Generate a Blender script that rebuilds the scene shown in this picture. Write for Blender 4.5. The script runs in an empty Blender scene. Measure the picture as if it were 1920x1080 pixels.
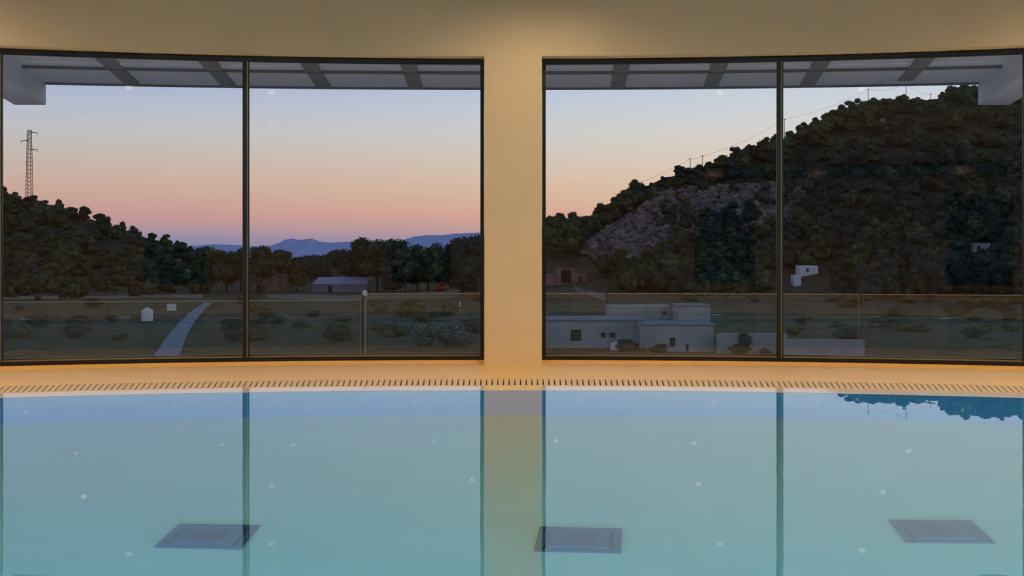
import bpy, bmesh, math, random
import numpy as np
from mathutils import Vector, Matrix
random.seed(7)
S = bpy.context.scene
COL = S.collection
F = 2400.0            # focal length in pixels of a 1920 wide frame
HY = 465.0            # pixel row of the horizon
EYE = 1.05            # camera height over the pool deck

# ---------------------------------------------------------------- camera
cam = bpy.data.cameras.new('camera')
cam.sensor_width = 36.0; cam.lens = 36.0 * F / 1920.0
cam.shift_y = -(540.0 - HY) / 1920.0
cam.clip_end = 9000; cam.clip_start = 0.05
co = bpy.data.objects.new('camera', cam); COL.objects.link(co)
co.location = (0, 0, EYE); co.rotation_euler = (math.pi / 2, 0, 0)
S.camera = co
S.view_settings.view_transform = 'Standard'; S.view_settings.look = 'None'
S.view_settings.exposure = 0.0; S.view_settings.gamma = 1.0
S.view_settings.use_curve_mapping = False
S.cycles.max_bounces = 12; S.cycles.transparent_max_bounces = 24
S.cycles.transmission_bounces = 8; S.cycles.glossy_bounces = 6; S.cycles.diffuse_bounces = 5
S.cycles.sample_clamp_indirect = 6.0

def lin(c):
    c = c / 255.0
    return c / 12.92 if c <= 0.04045 else ((c + 0.055) / 1.055) ** 2.4
def rgb(r, g, b, k=1.0):
    return (lin(r) * k, lin(g) * k, lin(b) * k, 1.0)

# ---------------------------------------------------------------- dusk sky
W = bpy.data.worlds.new('dusk_sky'); S.world = W; W.use_nodes = True
nt = W.node_tree; nt.nodes.clear()
def N(t, **kw):
    n = nt.nodes.new(t)
    for k, v in kw.items(): setattr(n, k, v)
    return n
tc = N('ShaderNodeTexCoord'); sx = N('ShaderNodeSeparateXYZ')
nt.links.new(tc.outputs['Generated'], sx.inputs[0])
def ramp(stops, k):
    r = N('ShaderNodeValToRGB'); e = r.color_ramp.elements
    while len(e) > 1: e.remove(e[-1])
    e[0].position = stops[0][0]; e[0].color = rgb(*stops[0][1], k)
    for p, c in stops[1:]:
        q = e.new(p); q.color = rgb(*c, k)
    return r
mz = N('ShaderNodeMath', operation='MAXIMUM'); mz.inputs[1].default_value = 0.0
nt.links.new(sx.outputs['Z'], mz.inputs[0])
sq = N('ShaderNodeMath', operation='POWER'); sq.inputs[1].default_value = 0.5
nt.links.new(mz.outputs[0], sq.inputs[0])
def st(y): return math.sqrt(max(0.0, (HY - y) / 2400.0))
K = 1.05
rl = ramp([(0, (118, 124, 160)), (st(447), (138, 138, 168)), (st(430), (172, 146, 162)), (st(405), (196, 152, 150)),
           (st(355), (204, 170, 156)), (st(300), (198, 184, 176)), (st(250), (190, 191, 196)), (st(200), (177, 187, 206)),
           (st(165), (164, 176, 208)), (0.45, (150, 166, 198)), (0.56, (128, 148, 182)), (0.75, (88, 105, 150)), (1.0, (66, 84, 130))], K)
rr = ramp([(0, (150, 140, 160)), (st(440), (205, 160, 150)), (st(400), (228, 180, 150)), (st(350), (226, 198, 170)),
           (st(300), (222, 208, 190)), (st(250), (216, 213, 208)), (st(200), (206, 212, 219)), (st(165), (198, 208, 222)),
           (0.45, (196, 207, 218)), (0.56, (176, 190, 205)), (0.75, (105, 122, 160)), (1.0, (66, 84, 130))], K)
nt.links.new(sq.outputs[0], rl.inputs[0]); nt.links.new(sq.outputs[0], rr.inputs[0])
mr = N('ShaderNodeMapRange', interpolation_type='SMOOTHSTEP')
mr.inputs['From Min'].default_value = -0.42; mr.inputs['From Max'].default_value = 0.36
nt.links.new(sx.outputs['X'], mr.inputs['Value'])
mx = N('ShaderNodeMix', data_type='RGBA')
nt.links.new(mr.outputs[0], mx.inputs[0]); nt.links.new(rl.outputs[0], mx.inputs[6]); nt.links.new(rr.outputs[0], mx.inputs[7])
below = N('ShaderNodeMath', operation='LESS_THAN'); below.inputs[1].default_value = -0.02
nt.links.new(sx.outputs['Z'], below.inputs[0])
mg = N('ShaderNodeMix', data_type='RGBA'); mg.inputs[7].default_value = rgb(45, 46, 44)
nt.links.new(below.outputs[0], mg.inputs[0]); nt.links.new(mx.outputs[2], mg.inputs[6])
bg = N('ShaderNodeBackground'); bg.inputs[1].default_value = 1.0
nt.links.new(mg.outputs[2], bg.inputs[0])
wo = N('ShaderNodeOutputWorld'); nt.links.new(bg.outputs[0], wo.inputs[0])

# ---------------------------------------------------------------- materials
def mat(name, col, rough=0.7, col2=None, scale=5.0, detail=4.0, bump=0.0, bscale=None, metal=0.0, rnd=0.0,
        spec=0.5, coat=0.0, lo=0.35, hi=0.65):
    m = bpy.data.materials.new(name); m.use_nodes = True
    t = m.node_tree; b = t.nodes['Principled BSDF']
    b.inputs['Roughness'].default_value = rough; b.inputs['Metallic'].default_value = metal
    b.inputs['Specular IOR Level'].default_value = spec
    b.inputs['Coat Weight'].default_value = coat; b.inputs['Coat Roughness'].default_value = 0.03
    out = None
    g = t.nodes.new('ShaderNodeNewGeometry')
    nz = t.nodes.new('ShaderNodeTexNoise'); nz.inputs['Scale'].default_value = scale; nz.inputs['Detail'].default_value = detail
    t.links.new(g.outputs['Position'], nz.inputs['Vector'])
    c = t.nodes.new('ShaderNodeValToRGB')
    c.color_ramp.elements[0].position = lo; c.color_ramp.elements[1].position = hi
    c.color_ramp.elements[0].color = rgb(*col)
    c.color_ramp.elements[1].color = rgb(*(col2 or tuple(min(255, x * 1.05) for x in col)))
    t.links.new(nz.outputs[0], c.inputs[0]); out = c.outputs[0]
    if rnd:
        oi = t.nodes.new('ShaderNodeObjectInfo')
        h = t.nodes.new('ShaderNodeHueSaturation')
        m1 = t.nodes.new('ShaderNodeMapRange'); m1.inputs['To Min'].default_value = 1 - rnd; m1.inputs['To Max'].default_value = 1 + rnd
        t.links.new(oi.outputs['Random'], m1.inputs['Value']); t.links.new(m1.outputs[0], h.inputs['Value'])
        m2 = t.nodes.new('ShaderNodeMapRange'); m2.inputs['To Min'].default_value = 0.48; m2.inputs['To Max'].default_value = 0.52
        t.links.new(oi.outputs['Random'], m2.inputs['Value']); t.links.new(m2.outputs[0], h.inputs['Hue'])
        t.links.new(out, h.inputs['Color']); out = h.outputs[0]
    t.links.new(out, b.inputs['Base Color'])
    if bump:
        n2 = t.nodes.new('ShaderNodeTexNoise'); n2.inputs['Scale'].default_value = bscale or scale * 4; n2.inputs['Detail'].default_value = 6
        t.links.new(g.outputs['Position'], n2.inputs['Vector'])
        bp = t.nodes.new('ShaderNodeBump'); bp.inputs['Strength'].default_value = bump; bp.inputs['Distance'].default_value = 0.02 if (bscale or scale) > 2 else 0.6
        t.links.new(n2.outputs[0], bp.inputs['Height']); t.links.new(bp.outputs[0], b.inputs['Normal'])
    return m
def emis(name, col, s):
    m = bpy.data.materials.new(name); m.use_nodes = True; t = m.node_tree
    b = t.nodes['Principled BSDF']; b.inputs['Base Color'].default_value = (0.8, 0.8, 0.8, 1)
    b.inputs['Emission Color'].default_value = col; b.inputs['Emission Strength'].default_value = s
    return m
def glass(name, f0, tint=(1, 1, 1, 1)):
    m = bpy.data.materials.new(name); m.use_nodes = True; t = m.node_tree; t.nodes.clear()
    tr = t.nodes.new('ShaderNodeBsdfTransparent'); tr.inputs[0].default_value = tint
    gl = t.nodes.new('ShaderNodeBsdfGlossy'); gl.inputs['Roughness'].default_value = 0.0
    lw = t.nodes.new('ShaderNodeLayerWeight'); lw.inputs[0].default_value = 0.5
    p = t.nodes.new('ShaderNodeMath'); p.operation = 'POWER'; p.inputs[1].default_value = 5.0
    t.links.new(lw.outputs['Facing'], p.inputs[0])
    ma = t.nodes.new('ShaderNodeMapRange'); ma.inputs['To Min'].default_value = f0; ma.inputs['To Max'].default_value = 1.0
    t.links.new(p.outputs[0], ma.inputs['Value'])
    mi = t.nodes.new('ShaderNodeMixShader'); o = t.nodes.new('ShaderNodeOutputMaterial')
    t.links.new(ma.outputs[0], mi.inputs[0]); t.links.new(tr.outputs[0], mi.inputs[1]); t.links.new(gl.outputs[0], mi.inputs[2])
    t.links.new(mi.outputs[0], o.inputs[0])
    return m

M = {}
M['plaster'] = mat('warm_plaster', (224, 204, 170), 0.75, (230, 210, 176), 1.2, bump=0.08, bscale=40)
M['ceil'] = mat('ceiling_paint', (190, 180, 166), 0.8)
M['deck'] = mat('deck_stone', (238, 198, 138), 0.5, (242, 204, 142), 6, bump=0.05, bscale=60, spec=0.3)
M['lip'] = mat('wet_lip_tile', (234, 214, 194), 0.22, (238, 220, 200), 3, spec=0.6, coat=0.45)
M['grate'] = mat('grating_plastic', (222, 200, 164), 0.5, (212, 188, 150), 20)
M['gutter'] = mat('gutter_brown', (70, 48, 30), 0.9)
M['frame'] = mat('black_aluminium', (17, 15, 13), 0.45)
M['seal'] = mat('silver_track', (150, 148, 142), 0.35, metal=0.6)
M['pane'] = glass('window_glass', 0.036)
M['rail_glass'] = glass('rail_glass', 0.04, (0.93, 0.97, 0.965, 1))
M['glass_edge'] = mat('glass_edge', (150, 165, 150), 0.3)
M['steel'] = mat('steel', (150, 148, 140), 0.4, metal=0.5)
M['canopy'] = mat('canopy_render', (222, 234, 255), 0.8, (226, 238, 255), 0.8)
M['beam'] = mat('beam_paint', (142, 146, 154), 0.7)
M['terrace'] = mat('terrace_paving', (228, 230, 236), 0.8)
M['shadowgap'] = mat('dark_joint', (110, 112, 124), 0.8)
M['drain'] = mat('drain_plastic', (10, 80, 104), 0.5, (16, 88, 112), 8)
M['drain_frame'] = mat('drain_frame', (22, 92, 112), 0.5)
M['darkslot'] = mat('dark_slot', (14, 18, 26), 0.7)
M['bark'] = mat('bark', (58, 50, 42), 0.9, (44, 38, 32), 6)
M['pine'] = mat('pine_foliage', (48, 62, 42), 0.85, (96, 106, 76), 0.9, rnd=0.28, spec=0.1)
M['pine_warm'] = mat('brown_green_foliage', (60, 66, 46), 0.85, (102, 102, 76), 0.9, rnd=0.28, spec=0.1)
M['bluegreen'] = mat('blue_green_foliage', (44, 60, 54), 0.85, (76, 90, 80), 0.9, rnd=0.25, spec=0.1)
M['scrub'] = mat('scrub_foliage', (76, 82, 54), 0.9, (110, 110, 74), 1.5, rnd=0.25, spec=0.1)
M['oleander'] = mat('oleander_leaf', (66, 84, 76), 0.8, (88, 104, 94), 2, spec=0.1)
M['flower'] = mat('pale_blossom', (178, 194, 196), 0.8, spec=0.1)
M['render'] = mat('white_render', (176, 176, 176), 0.85, (150, 152, 156), 0.35, bump=0.1, bscale=2)
M['render2'] = mat('grey_render', (140, 142, 146), 0.85, (118, 120, 126), 0.5)
M['white'] = mat('white_paint', (225, 225, 225), 0.7)
M['pinkwall'] = mat('pink_wall', (150, 124, 112), 0.9, (128, 104, 92), 0.8)
M['rooftile'] = mat('roof_tile', (130, 86, 74), 0.9, (112, 70, 60), 2)
M['darkopen'] = mat('dark_opening', (24, 24, 28), 0.8)
M['shedroof'] = mat('shed_sheet_roof', (176, 176, 188), 0.6, (156, 158, 172), 0.8)
M['shedwall'] = mat('shed_wall', (124, 128, 148), 0.8, (108, 112, 130), 0.6)
M['stone'] = mat('dry_stone', (120, 108, 96), 0.95, (84, 76, 68), 1.2, bump=0.6, bscale=1.5)
M['path'] = mat('concrete_track', (146, 156, 168), 0.9, (120, 128, 138), 0.8)
M['dirt'] = mat('dry_verge', (138, 130, 104), 0.95, (104, 98, 74), 0.5)
M['redpaint'] = mat('red_paint', (190, 40, 28), 0.5)
M['tyre'] = mat('tyre', (25, 25, 25), 0.9)
M['mountain'] = mat('haze_blue_mountain', (176, 190, 228), 0.95, (186, 198, 232), 0.01)  # aerial haze painted into the base colour as pale blue
M['lampglass'] = emis('lamp_lens', (1.0, 0.78, 0.48, 1), 22.0)
M['poollamp'] = emis('pool_lamp_lens', (0.20, 0.62, 1.0, 1), 280.0)
M['trimwhite'] = mat('lamp_trim', (230, 230, 226), 0.4)
M['bulk'] = mat('dark_bulkhead', (70, 62, 54), 0.8)
M['door'] = mat('dark_blue_door', (34, 44, 60), 0.4)

# ---------------------------------------------------------------- object helpers
class MB:
    def __init__(self): self.v = []; self.f = []; self.mi = []; self.cur = 0
    def add(self, vs, fs):
        o = len(self.v); self.v += [tuple(p) for p in vs]
        self.f += [tuple(i + o for i in f) for f in fs]; self.mi += [self.cur] * len(fs)
        return self
    def hexa(self, p):       # 8 points, bottom ring then top ring
        return self.add(p, [(3, 2, 1, 0), (4, 5, 6, 7), (0, 1, 5, 4), (1, 2, 6, 5), (2, 3, 7, 6), (3, 0, 4, 7)])
    def box(self, x0, x1, y0, y1, z0, z1):
        return self.hexa([(x0, y0, z0), (x1, y0, z0), (x1, y1, z0), (x0, y1, z0), (x0, y0, z1), (x1, y0, z1), (x1, y1, z1), (x0, y1, z1)])
    def bar(self, a, b, r, n=6, r2=None):
        a = Vector(a); b = Vector(b); d = (b - a).normalized()
        u = d.cross(Vector((0, 0, 1)))
        if u.length < 1e-3: u = Vector((1, 0, 0))
        u.normalize(); w = d.cross(u); r2 = r if r2 is None else r2
        vs = [a + (u * math.cos(t) + w * math.sin(t)) * r for t in [2 * math.pi * i / n for i in range(n)]]
        vs += [b + (u * math.cos(t) + w * math.sin(t)) * r2 for t in [2 * math.pi * i / n for i in range(n)]]
        fs = [(i, (i + 1) % n, n + (i + 1) % n, n + i) for i in range(n)] + [tuple(range(n))[::-1], tuple(range(n, 2 * n))]
        return self.add(vs, fs)
    def tube(self, pts, r, n=6):
        for a, b in zip(pts, pts[1:]): self.bar(a, b, r, n)
        return self
    def lathe(self, prof, c=(0, 0, 0), n=20):
        vs = []; fs = []
        for (r, z) in prof:
            for i in range(n):
                t = 2 * math.pi * i / n; vs.append((c[0] + r * math.cos(t), c[1] + r * math.sin(t), c[2] + z))
        for k in range(len(prof) - 1):
            for i in range(n):
                fs.append((k * n + i, k * n + (i + 1) % n, (k + 1) * n + (i + 1) % n, (k + 1) * n + i))
        fs.append(tuple(range(n))[::-1]); fs.append(tuple(range((len(prof) - 1) * n, len(prof) * n)))
        return self.add(vs, fs)
    def blob(self, c, rx, ry, rz, seed=0, amp=0.15, sub=2):
        bm = bmesh.new(); bmesh.ops.create_icosphere(bm, subdivisions=sub, radius=1)
        rn = random.Random(seed); ph = [rn.uniform(0, 6) for _ in range(6)]
        vs = []
        for v in bm.verts:
            p = v.co; k = 1 + amp * (math.sin(4 * p.x + ph[0]) * math.sin(4 * p.y + ph[1]) + math.sin(5 * p.z + ph[2]) * math.sin(7 * p.x + ph[3]) * 0.7 + rn.uniform(-.4, .4))
            vs.append((c[0] + p.x * rx * k, c[1] + p.y * ry * k, c[2] + p.z * rz * k))
        fs = [tuple(v.index for v in f.verts) for f in bm.faces]; bm.free()
        return self.add(vs, fs)
    def mesh(self, name, mats):
        me = bpy.data.meshes.new(name); me.from_pydata(self.v, [], self.f)
        for m in (mats if isinstance(mats, (list, tuple)) else [mats]): me.materials.append(m)
        me.polygons.foreach_set('material_index', self.mi); me.validate(); me.update()
        return me
    def build(self, name, mats, parent=None, loc=None, smooth=False):
        me = self.mesh(name, mats)
        if smooth: me.polygons.foreach_set('use_smooth', [True] * len(me.polygons))
        o = bpy.data.objects.new(name, me); COL.objects.link(o)
        if parent: o.parent = parent
        if loc is not None: o.location = loc
        return o
def tag(o, label=None, cat=None, group=None, kind=None):
    if label: o['label'] = label
    if cat: o['category'] = cat
    if group: o['group'] = group
    if kind: o['kind'] = kind
    return o
def empty(name, loc=(0, 0, 0), rz=0.0):
    o = bpy.data.objects.new(name, None); COL.objects.link(o); o.location = loc; o.rotation_euler = (0, 0, rz)
    o.empty_display_size = 0.1
    return o
def copy_tree(o, parent=None):
    c = o.copy(); COL.objects.link(c)
    if parent: c.parent = parent
    for ch in list(o.children): copy_tree(ch, c)
    return c

# ---------------------------------------------------------------- room shell: a curved glazed wall round the pool
CY = -4.2                                   # centre of the room's curve
def pol(R, a, z=0.0, cy=CY): return (R * math.sin(a), cy + R * math.cos(a), z)
def ang(px, R, cy=CY):                      # angle on the circle of radius R seen at pixel column px
    k = (px - 960.0) / F
    A = 1 + k * k; B = -2 * cy; C = cy * cy - R * R
    Y = (-B + math.sqrt(B * B - 4 * A * C)) / (2 * A)
    return math.atan2(k * Y, Y - cy)
def arcbox(mb, R0, R1, a0, a1, z0, z1, step=0.02, cy=CY):
    n = max(1, int(math.ceil(abs(a1 - a0) / step)))
    for i in range(n):
        b0 = a0 + (a1 - a0) * i / n; b1 = a0 + (a1 - a0) * (i + 1) / n
        mb.hexa([pol(R0, b0, z0, cy), pol(R0, b1, z0, cy), pol(R1, b1, z0, cy), pol(R1, b0, z0, cy),
                 pol(R0, b0, z1, cy), pol(R0, b1, z1, cy), pol(R1, b1, z1, cy), pol(R1, b0, z1, cy)])
def arcshell(mb, R0, R1, a0, a1, z0, z1, step=0.02, cy=CY):      # one clean closed box, no inner faces
    n = max(1, int(math.ceil(abs(a1 - a0) / step))); vs = []
    for i in range(n + 1):
        b = a0 + (a1 - a0) * i / n
        vs += [pol(R0, b, z0, cy), pol(R1, b, z0, cy), pol(R1, b, z1, cy), pol(R0, b, z1, cy)]
    fs = []
    for i in range(n):
        o = 4 * i; p = o + 4
        fs += [(o, o + 1, p + 1, p), (o + 1, o + 2, p + 2, p + 1), (o + 2, o + 3, p + 3, p + 2), (o + 3, o, p, p + 3)]
    fs += [(0, 3, 2, 1), (4 * n, 4 * n + 1, 4 * n + 2, 4 * n + 3)]
    mb.add(vs, fs)
RW, RO = 15.70, 16.05                       # wall faces
RF = 15.87                                  # window frame
HEAD = 2.775; CEIL = 3.42
AEND = 1.15
aPL, aPR = ang(908, RW), ang(1016, RW)
mLa = ang(461, RF); mRa = ang(1462.5, RF)
pane = 0.5 * ((ang(903, RF) - mLa) + (mRa - ang(1022, RF)))
mLb = ang(-2, RF); mRb = ang(1925, RF)
eL = mLb - pane; eR = mRb + pane
wb = MB()
arcshell(wb, RW, RO, aPL, aPR, 0.0, HEAD)
arcshell(wb, RW, RO, eR, AEND, -0.6, HEAD)
arcshell(wb, RW, RO, -AEND, eL, -0.6, HEAD)
arcshell(wb, RW, RO, -AEND, AEND, HEAD, CEIL + 0.2)
tag(wb.build('wall_front', M['plaster']), kind='structure')
kb = MB()
arcshell(kb, RF - 0.02, RO, aPR, eR, -0.6, 0.030)
arcshell(kb, RF - 0.02, RO, eL, aPL, -0.6, 0.030)
arcshell(kb, RW, RO, aPL, aPR, -0.6, 0.0)
tag(kb.build('trim_1', M['deck']), kind='structure')

def window(idx, edges):
    w = empty('window_%d' % idx, pol(RF, 0.5 * (edges[0] + edges[-1]), 0.03)); tag(w, kind='structure')
    w0 = Vector(w.location)
    def put(mb, name, m, par=w):
        mb.v = [tuple(Vector(p) - (w0 if par is w else w0)) for p in mb.v]
        return mb.build(name, m, par)
    z0, z1 = 0.032, HEAD - 0.010
    d = 0.034 / RF
    f = MB()
    arcshell(f, RF - .01, RF + .07, edges[0], edges[-1], z0, z0 + 0.034)
    arcshell(f, RF - .01, RF + .07, edges[0], edges[-1], z1 - 0.036, z1)
    arcshell(f, RF - .01, RF + .07, edges[0], edges[0] + d, z0, z1)
    arcshell(f, RF - .01, RF + .07, edges[-1] - d, edges[-1], z0, z1)
    put(f, 'window_frame', M['frame'])
    t = MB(); arcshell(t, RF + .005, RF + .05, edges[0] + d, edges[-1] - d, z0 + 0.034, z0 + 0.046)
    put(t, 'track', M['seal'])
    t = MB(); arcshell(t, RF + .02, RF + .055, edges[0] + d, edges[-1] - d, z0 + 0.046, z0 + 0.056)
    put(t, 'gasket', M['frame'])
    for m in edges[1:-1]:
        h = 0.029 / RF
        q = MB(); arcshell(q, RF - .005, RF + .06, m - h, m + h * 0.25, z0 + 0.034, z1 - 0.036)
        arcshell(q, RF - .005, RF + .06, m + h * 0.62, m + h, z0 + 0.034, z1 - 0.036)
        mu = put(q, 'mullion', M['frame'])
        q = MB(); arcshell(q, RF + .004, RF + .05, m + h * 0.25, m + h * 0.62, z0 + 0.034, z1 - 0.036)
        put(q, 'mullion_seal', M['seal'], mu)
    for a, b in zip(edges, edges[1:]):
        q = MB(); p = [pol(RF + .03, a, z0 + .03), pol(RF + .03, b, z0 + .03), pol(RF + .042, b, z0 + .03), pol(RF + .042, a, z0 + .03)]
        q.hexa(p + [(x, y, z1 - .03) for x, y, z in p])
        put(q, 'glass_pane', M['pane'])
window(1, [eL, mLb, mLa, aPL - 0.0002])
window(2, [aPR + 0.0002, mRa, mRb, eR])

# ceiling, side and back walls, floor slabs
XS = RW * math.sin(AEND); YS = CY + RW * math.cos(AEND); YB = -15.5
fan = [pol(RO, -AEND + 2 * AEND * i / 60) for i in range(61)]
def slab(z0, z1, ring):
    mb = MB(); n = len(ring)
    mb.add([(x, y, z0) for x, y, _ in ring] + [(x, y, z1) for x, y, _ in ring],
           [tuple(range(n)), tuple(range(n, 2 * n))[::-1]] + [(i, (i + 1) % n, n + (i + 1) % n, n + i) for i in range(n)])
    return mb
ring = fan + [(XS, YB - .2, 0), (-XS, YB - .2, 0)]
tag(slab(CEIL, CEIL + .25, ring).build('ceiling', M['ceil']), kind='structure')
for nm, x in (('wall_left', -XS - .2), ('wall_right', XS)):
    b = MB(); b.box(x, x + .2, YB - .2, YS + .15, -0.2, CEIL); tag(b.build(nm, M['plaster']), kind='structure')
b = MB()
for x0, x1, z0, z1 in ((-XS, .9, 0, CEIL), (2.7, XS, 0, CEIL), (.9, 2.7, 2.6, CEIL)):
    b.box(x0, x1, YB - .2, YB, z0, z1)
tag(b.build('wall_back', M['plaster']), kind='structure')
b = MB(); b.box(.9, 2.7, YB - .15, YB - .08, 0, 2.6); d1 = tag(b.build('door_1', M['door']), kind='structure')
b = MB(); b.bar((1.1, YB - .07, 1.0), (1.1, YB - .07, 1.25), .015); b.build('door_handle', M['steel'], d1)

b = MB(); b.box(-XS, XS, YB + 1.1, YB + 1.4, 3.08, CEIL); tag(b.build('trim_2', M['bulk']), kind='structure')
# pool geometry
RP = 13.69                                   # far pool edge
RL = 14.00; RG = 14.47                       # lip, grating
PN, PX = 2.1, 8.2                            # near wall, half width
WD = -1.28
aP = math.asin(PX / RP)
deck = MB(); arcshell(deck, RG, RF, -AEND, AEND, -0.25, 0.0)
tag(deck.build('floor', M['deck']), kind='structure')
fl = MB()
fl.box(-XS, XS, YB, PN, -0.25, -0.001)
for s in (-1, 1):
    xs = [PX + (XS - PX) * i / 10 for i in range(11)]
    for a, c in zip(xs, xs[1:]):
        ya = CY + math.sqrt(max(0, RG ** 2 - a * a)); yc = CY + math.sqrt(max(0, RG ** 2 - c * c))
        if ya < PN: continue
        yc = max(yc, PN + .01)
        fl.hexa([(s * a, PN, -.25), (s * c, PN, -.25), (s * c, yc, -.25), (s * a, ya, -.25), (s * a, PN, -.001), (s * c, PN, -.001), (s * c, yc, -.001), (s * a, ya, -.001)])
tag(fl.build('floor', M['deck']), kind='structure')

# tiled basin
def tile_mat(name, col, grout, size=0.0263):
    m = bpy.data.materials.new(name); m.use_nodes = True; t = m.node_tree; b = t.nodes['Principled BSDF']
    g = t.nodes.new('ShaderNodeNewGeometry')
    br = t.nodes.new('ShaderNodeTexNoise'); br.inputs['Scale'].default_value = 2.0
    t.links.new(g.outputs['Position'], br.inputs['Vector'])
    c = t.nodes.new('ShaderNodeValToRGB'); c.color_ramp.elements[0].color = rgb(*col); c.color_ramp.elements[1].color = rgb(*grout)
    c.color_ramp.elements[0].position = .3; c.color_ramp.elements[1].position = .7
    t.links.new(br.outputs[0], c.inputs[0]); t.links.new(c.outputs[0], b.inputs['Base Color'])
    b.inputs['Roughness'].default_value = 0.5; b.inputs['Specular IOR Level'].default_value = 0.1
    return m
M['basinfloor'] = tile_mat('aqua_mosaic_floor', (148, 204, 196), (152, 208, 200))
M['basinwall'] = tile_mat('sky_tinted_mosaic_wall', (92, 152, 184), (96, 156, 188))  # similar tile to the floor, with the bluish sky tint put into its colour
pool = empty('swimming_pool', (0, 6, WD)); tag(pool, 'curved indoor swimming pool with pale aqua tiled basin below the windows', 'swimming pool')
def pl(mb, name, m, par=pool, off=(0, 6, WD)):
    mb.v = [(x - off[0], y - off[1], z - off[2]) for x, y, z in mb.v]; return mb.build(name, m, par)
arc = [pol(RP, -aP + 2 * aP * i / 48) for i in range(49)]
ring = arc + [(PX, PN, 0), (-PX, PN, 0)]
b = MB(); n = len(ring); b.add([(x, y, WD) for x, y, _ in ring], [tuple(range(n))[::-1]]); pl(b, 'basin_floor', M['basinfloor'])
b = MB(); arcshell(b, RP, RP + .12, -aP, aP, WD, -0.006); pl(b, 'far_basin_wall', M['basinwall'])
b = MB(); b.box(-PX, PX, PN - .12, PN, WD, -.012); ya = arc[0][1]
b.box(-PX - .12, -PX, PN, ya, WD, -.012); b.box(PX, PX + .12, PN, ya, WD, -.012); pl(b, 'side_basin_wall', M['basinwall'])
b = MB(); arcshell(b, RP - .0, RL, -aP, aP, -.006, -.003); pl(b, 'overflow_lip', M['lip'])

# water
wm = bpy.data.materials.new('pool_water'); wm.use_nodes = True; t = wm.node_tree; t.nodes.clear()
gl = t.nodes.new('ShaderNodeBsdfGlass'); gl.inputs['IOR'].default_value = 1.333; gl.inputs['Roughness'].default_value = 0.0
gl.inputs['Color'].default_value = (0.93, 0.985, 1.0, 1)
g = t.nodes.new('ShaderNodeNewGeometry')
mp = t.nodes.new('ShaderNodeMapping'); mp.inputs['Scale'].default_value = (1.0, 0.35, 1.0)
t.links.new(g.outputs['Position'], mp.inputs[0])
nz = t.nodes.new('ShaderNodeTexNoise'); nz.inputs['Scale'].default_value = 5.0; nz.inputs['Detail'].default_value = 1.0
t.links.new(mp.outputs[0], nz.inputs['Vector'])
bp = t.nodes.new('ShaderNodeBump'); bp.inputs['Strength'].default_value = 0.035; bp.inputs['Distance'].default_value = 0.01
t.links.new(nz.outputs[0], bp.inputs['Height']); t.links.new(bp.outputs[0], gl.inputs['Normal'])
o = t.nodes.new('ShaderNodeOutputMaterial'); t.links.new(gl.outputs[0], o.inputs[0])
b = MB(); b.add([(x, y, -0.0045) for x, y, _ in ring], [tuple(range(n))[::-1]])
tag(b.build('pool_water', wm), 'still clear water surface filling the curved indoor pool', 'water')

# slotted overflow grating
gr = empty('overflow_grating', pol(0.5 * (RL + RG), 0)); tag(gr, 'cream slotted overflow grating curving along the far pool edge', 'grating')
g0 = Vector(gr.location)
b = MB(); pitch = 0.0445 / 14.24; na = int(0.62 / pitch)
for i in range(-na, na + 1):
    a = i * pitch; arcshell(b, RL + .01, RG - .01, a - pitch * .37, a + pitch * .37, -.025, -.001, step=1)
arcshell(b, RL - .0, RL + .012, -.62, .62, -.03, -.001); arcshell(b, RG - .012, RG, -.62, .62, -.03, -.001)
b.v = [tuple(Vector(p) - g0) for p in b.v]; b.build('grate_bars', M['grate'], gr)
b = MB(); arcshell(b, RL, RG, -.62, .62, -.14, -.05); b.v = [tuple(Vector(p) - g0) for p in b.v]; b.build('gutter', M['gutter'], gr)

# floor drains: position from the refracted line of sight
def floor_hit(px, py):
    h = EYE + .01; p = -WD - .01; tn = F / (py - HY); th = math.atan(tn); ph = math.asin(math.sin(th) / 1.333)
    Y = h * tn + p * math.tan(ph)
    return ((px - 960) / F) * Y, Y
def make_drain():
    r = empty('pool_drain')
    f = MB(); s = .198
    for x0, x1, y0, y1 in ((-s, s, -s, -s + .035), (-s, s, s - .03, s), (-s, -s + .035, -s + .035, s - .035), (s - .035, s, -s + .035, s - .035)):
        f.box(x0, x1, y0, y1, 0, .018)
    f.build('drain_frame', M['drain_frame'], r)
    p = MB(); s2 = .160; p.hexa([(-s2, -s2, 0), (s2, -s2, 0), (s2, s2, 0), (-s2, s2, 0), (-s2 + .03, -s2 + .03, .03), (s2 - .03, -s2 + .03, .03), (s2 - .03, s2 - .03, .03), (-s2 + .03, s2 - .03, .03)])
    c = p.build('drain_cover', M['drain'], r)
    q = MB()
    for i in range(-7, 8): q.box(i * .011 - .002, i * .011 + .002, -.08, .08, .0302, .0312)
    q.build('drain_slots', M['darkslot'], c)
    return r
dr0 = make_drain()
for i, (px, py, rz, lb) in enumerate(((392, 1012, -.03, 'square blue-grey floor drain at left, crossed by the mullion reflection'),
                                      (1086, 1015, -.09, 'square blue-grey floor drain beside the pillar reflection'),
                                      (1762, 1006, -.08, 'square pale blue floor drain at right, clear of any reflected frame'))):
    d = dr0 if i == 0 else copy_tree(dr0)
    x, y = floor_hit(px, py); d.location = (x, y, WD); d.rotation_euler.z = rz
    tag(d, lb, 'drain', 'square drains on the pool floor')

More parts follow.
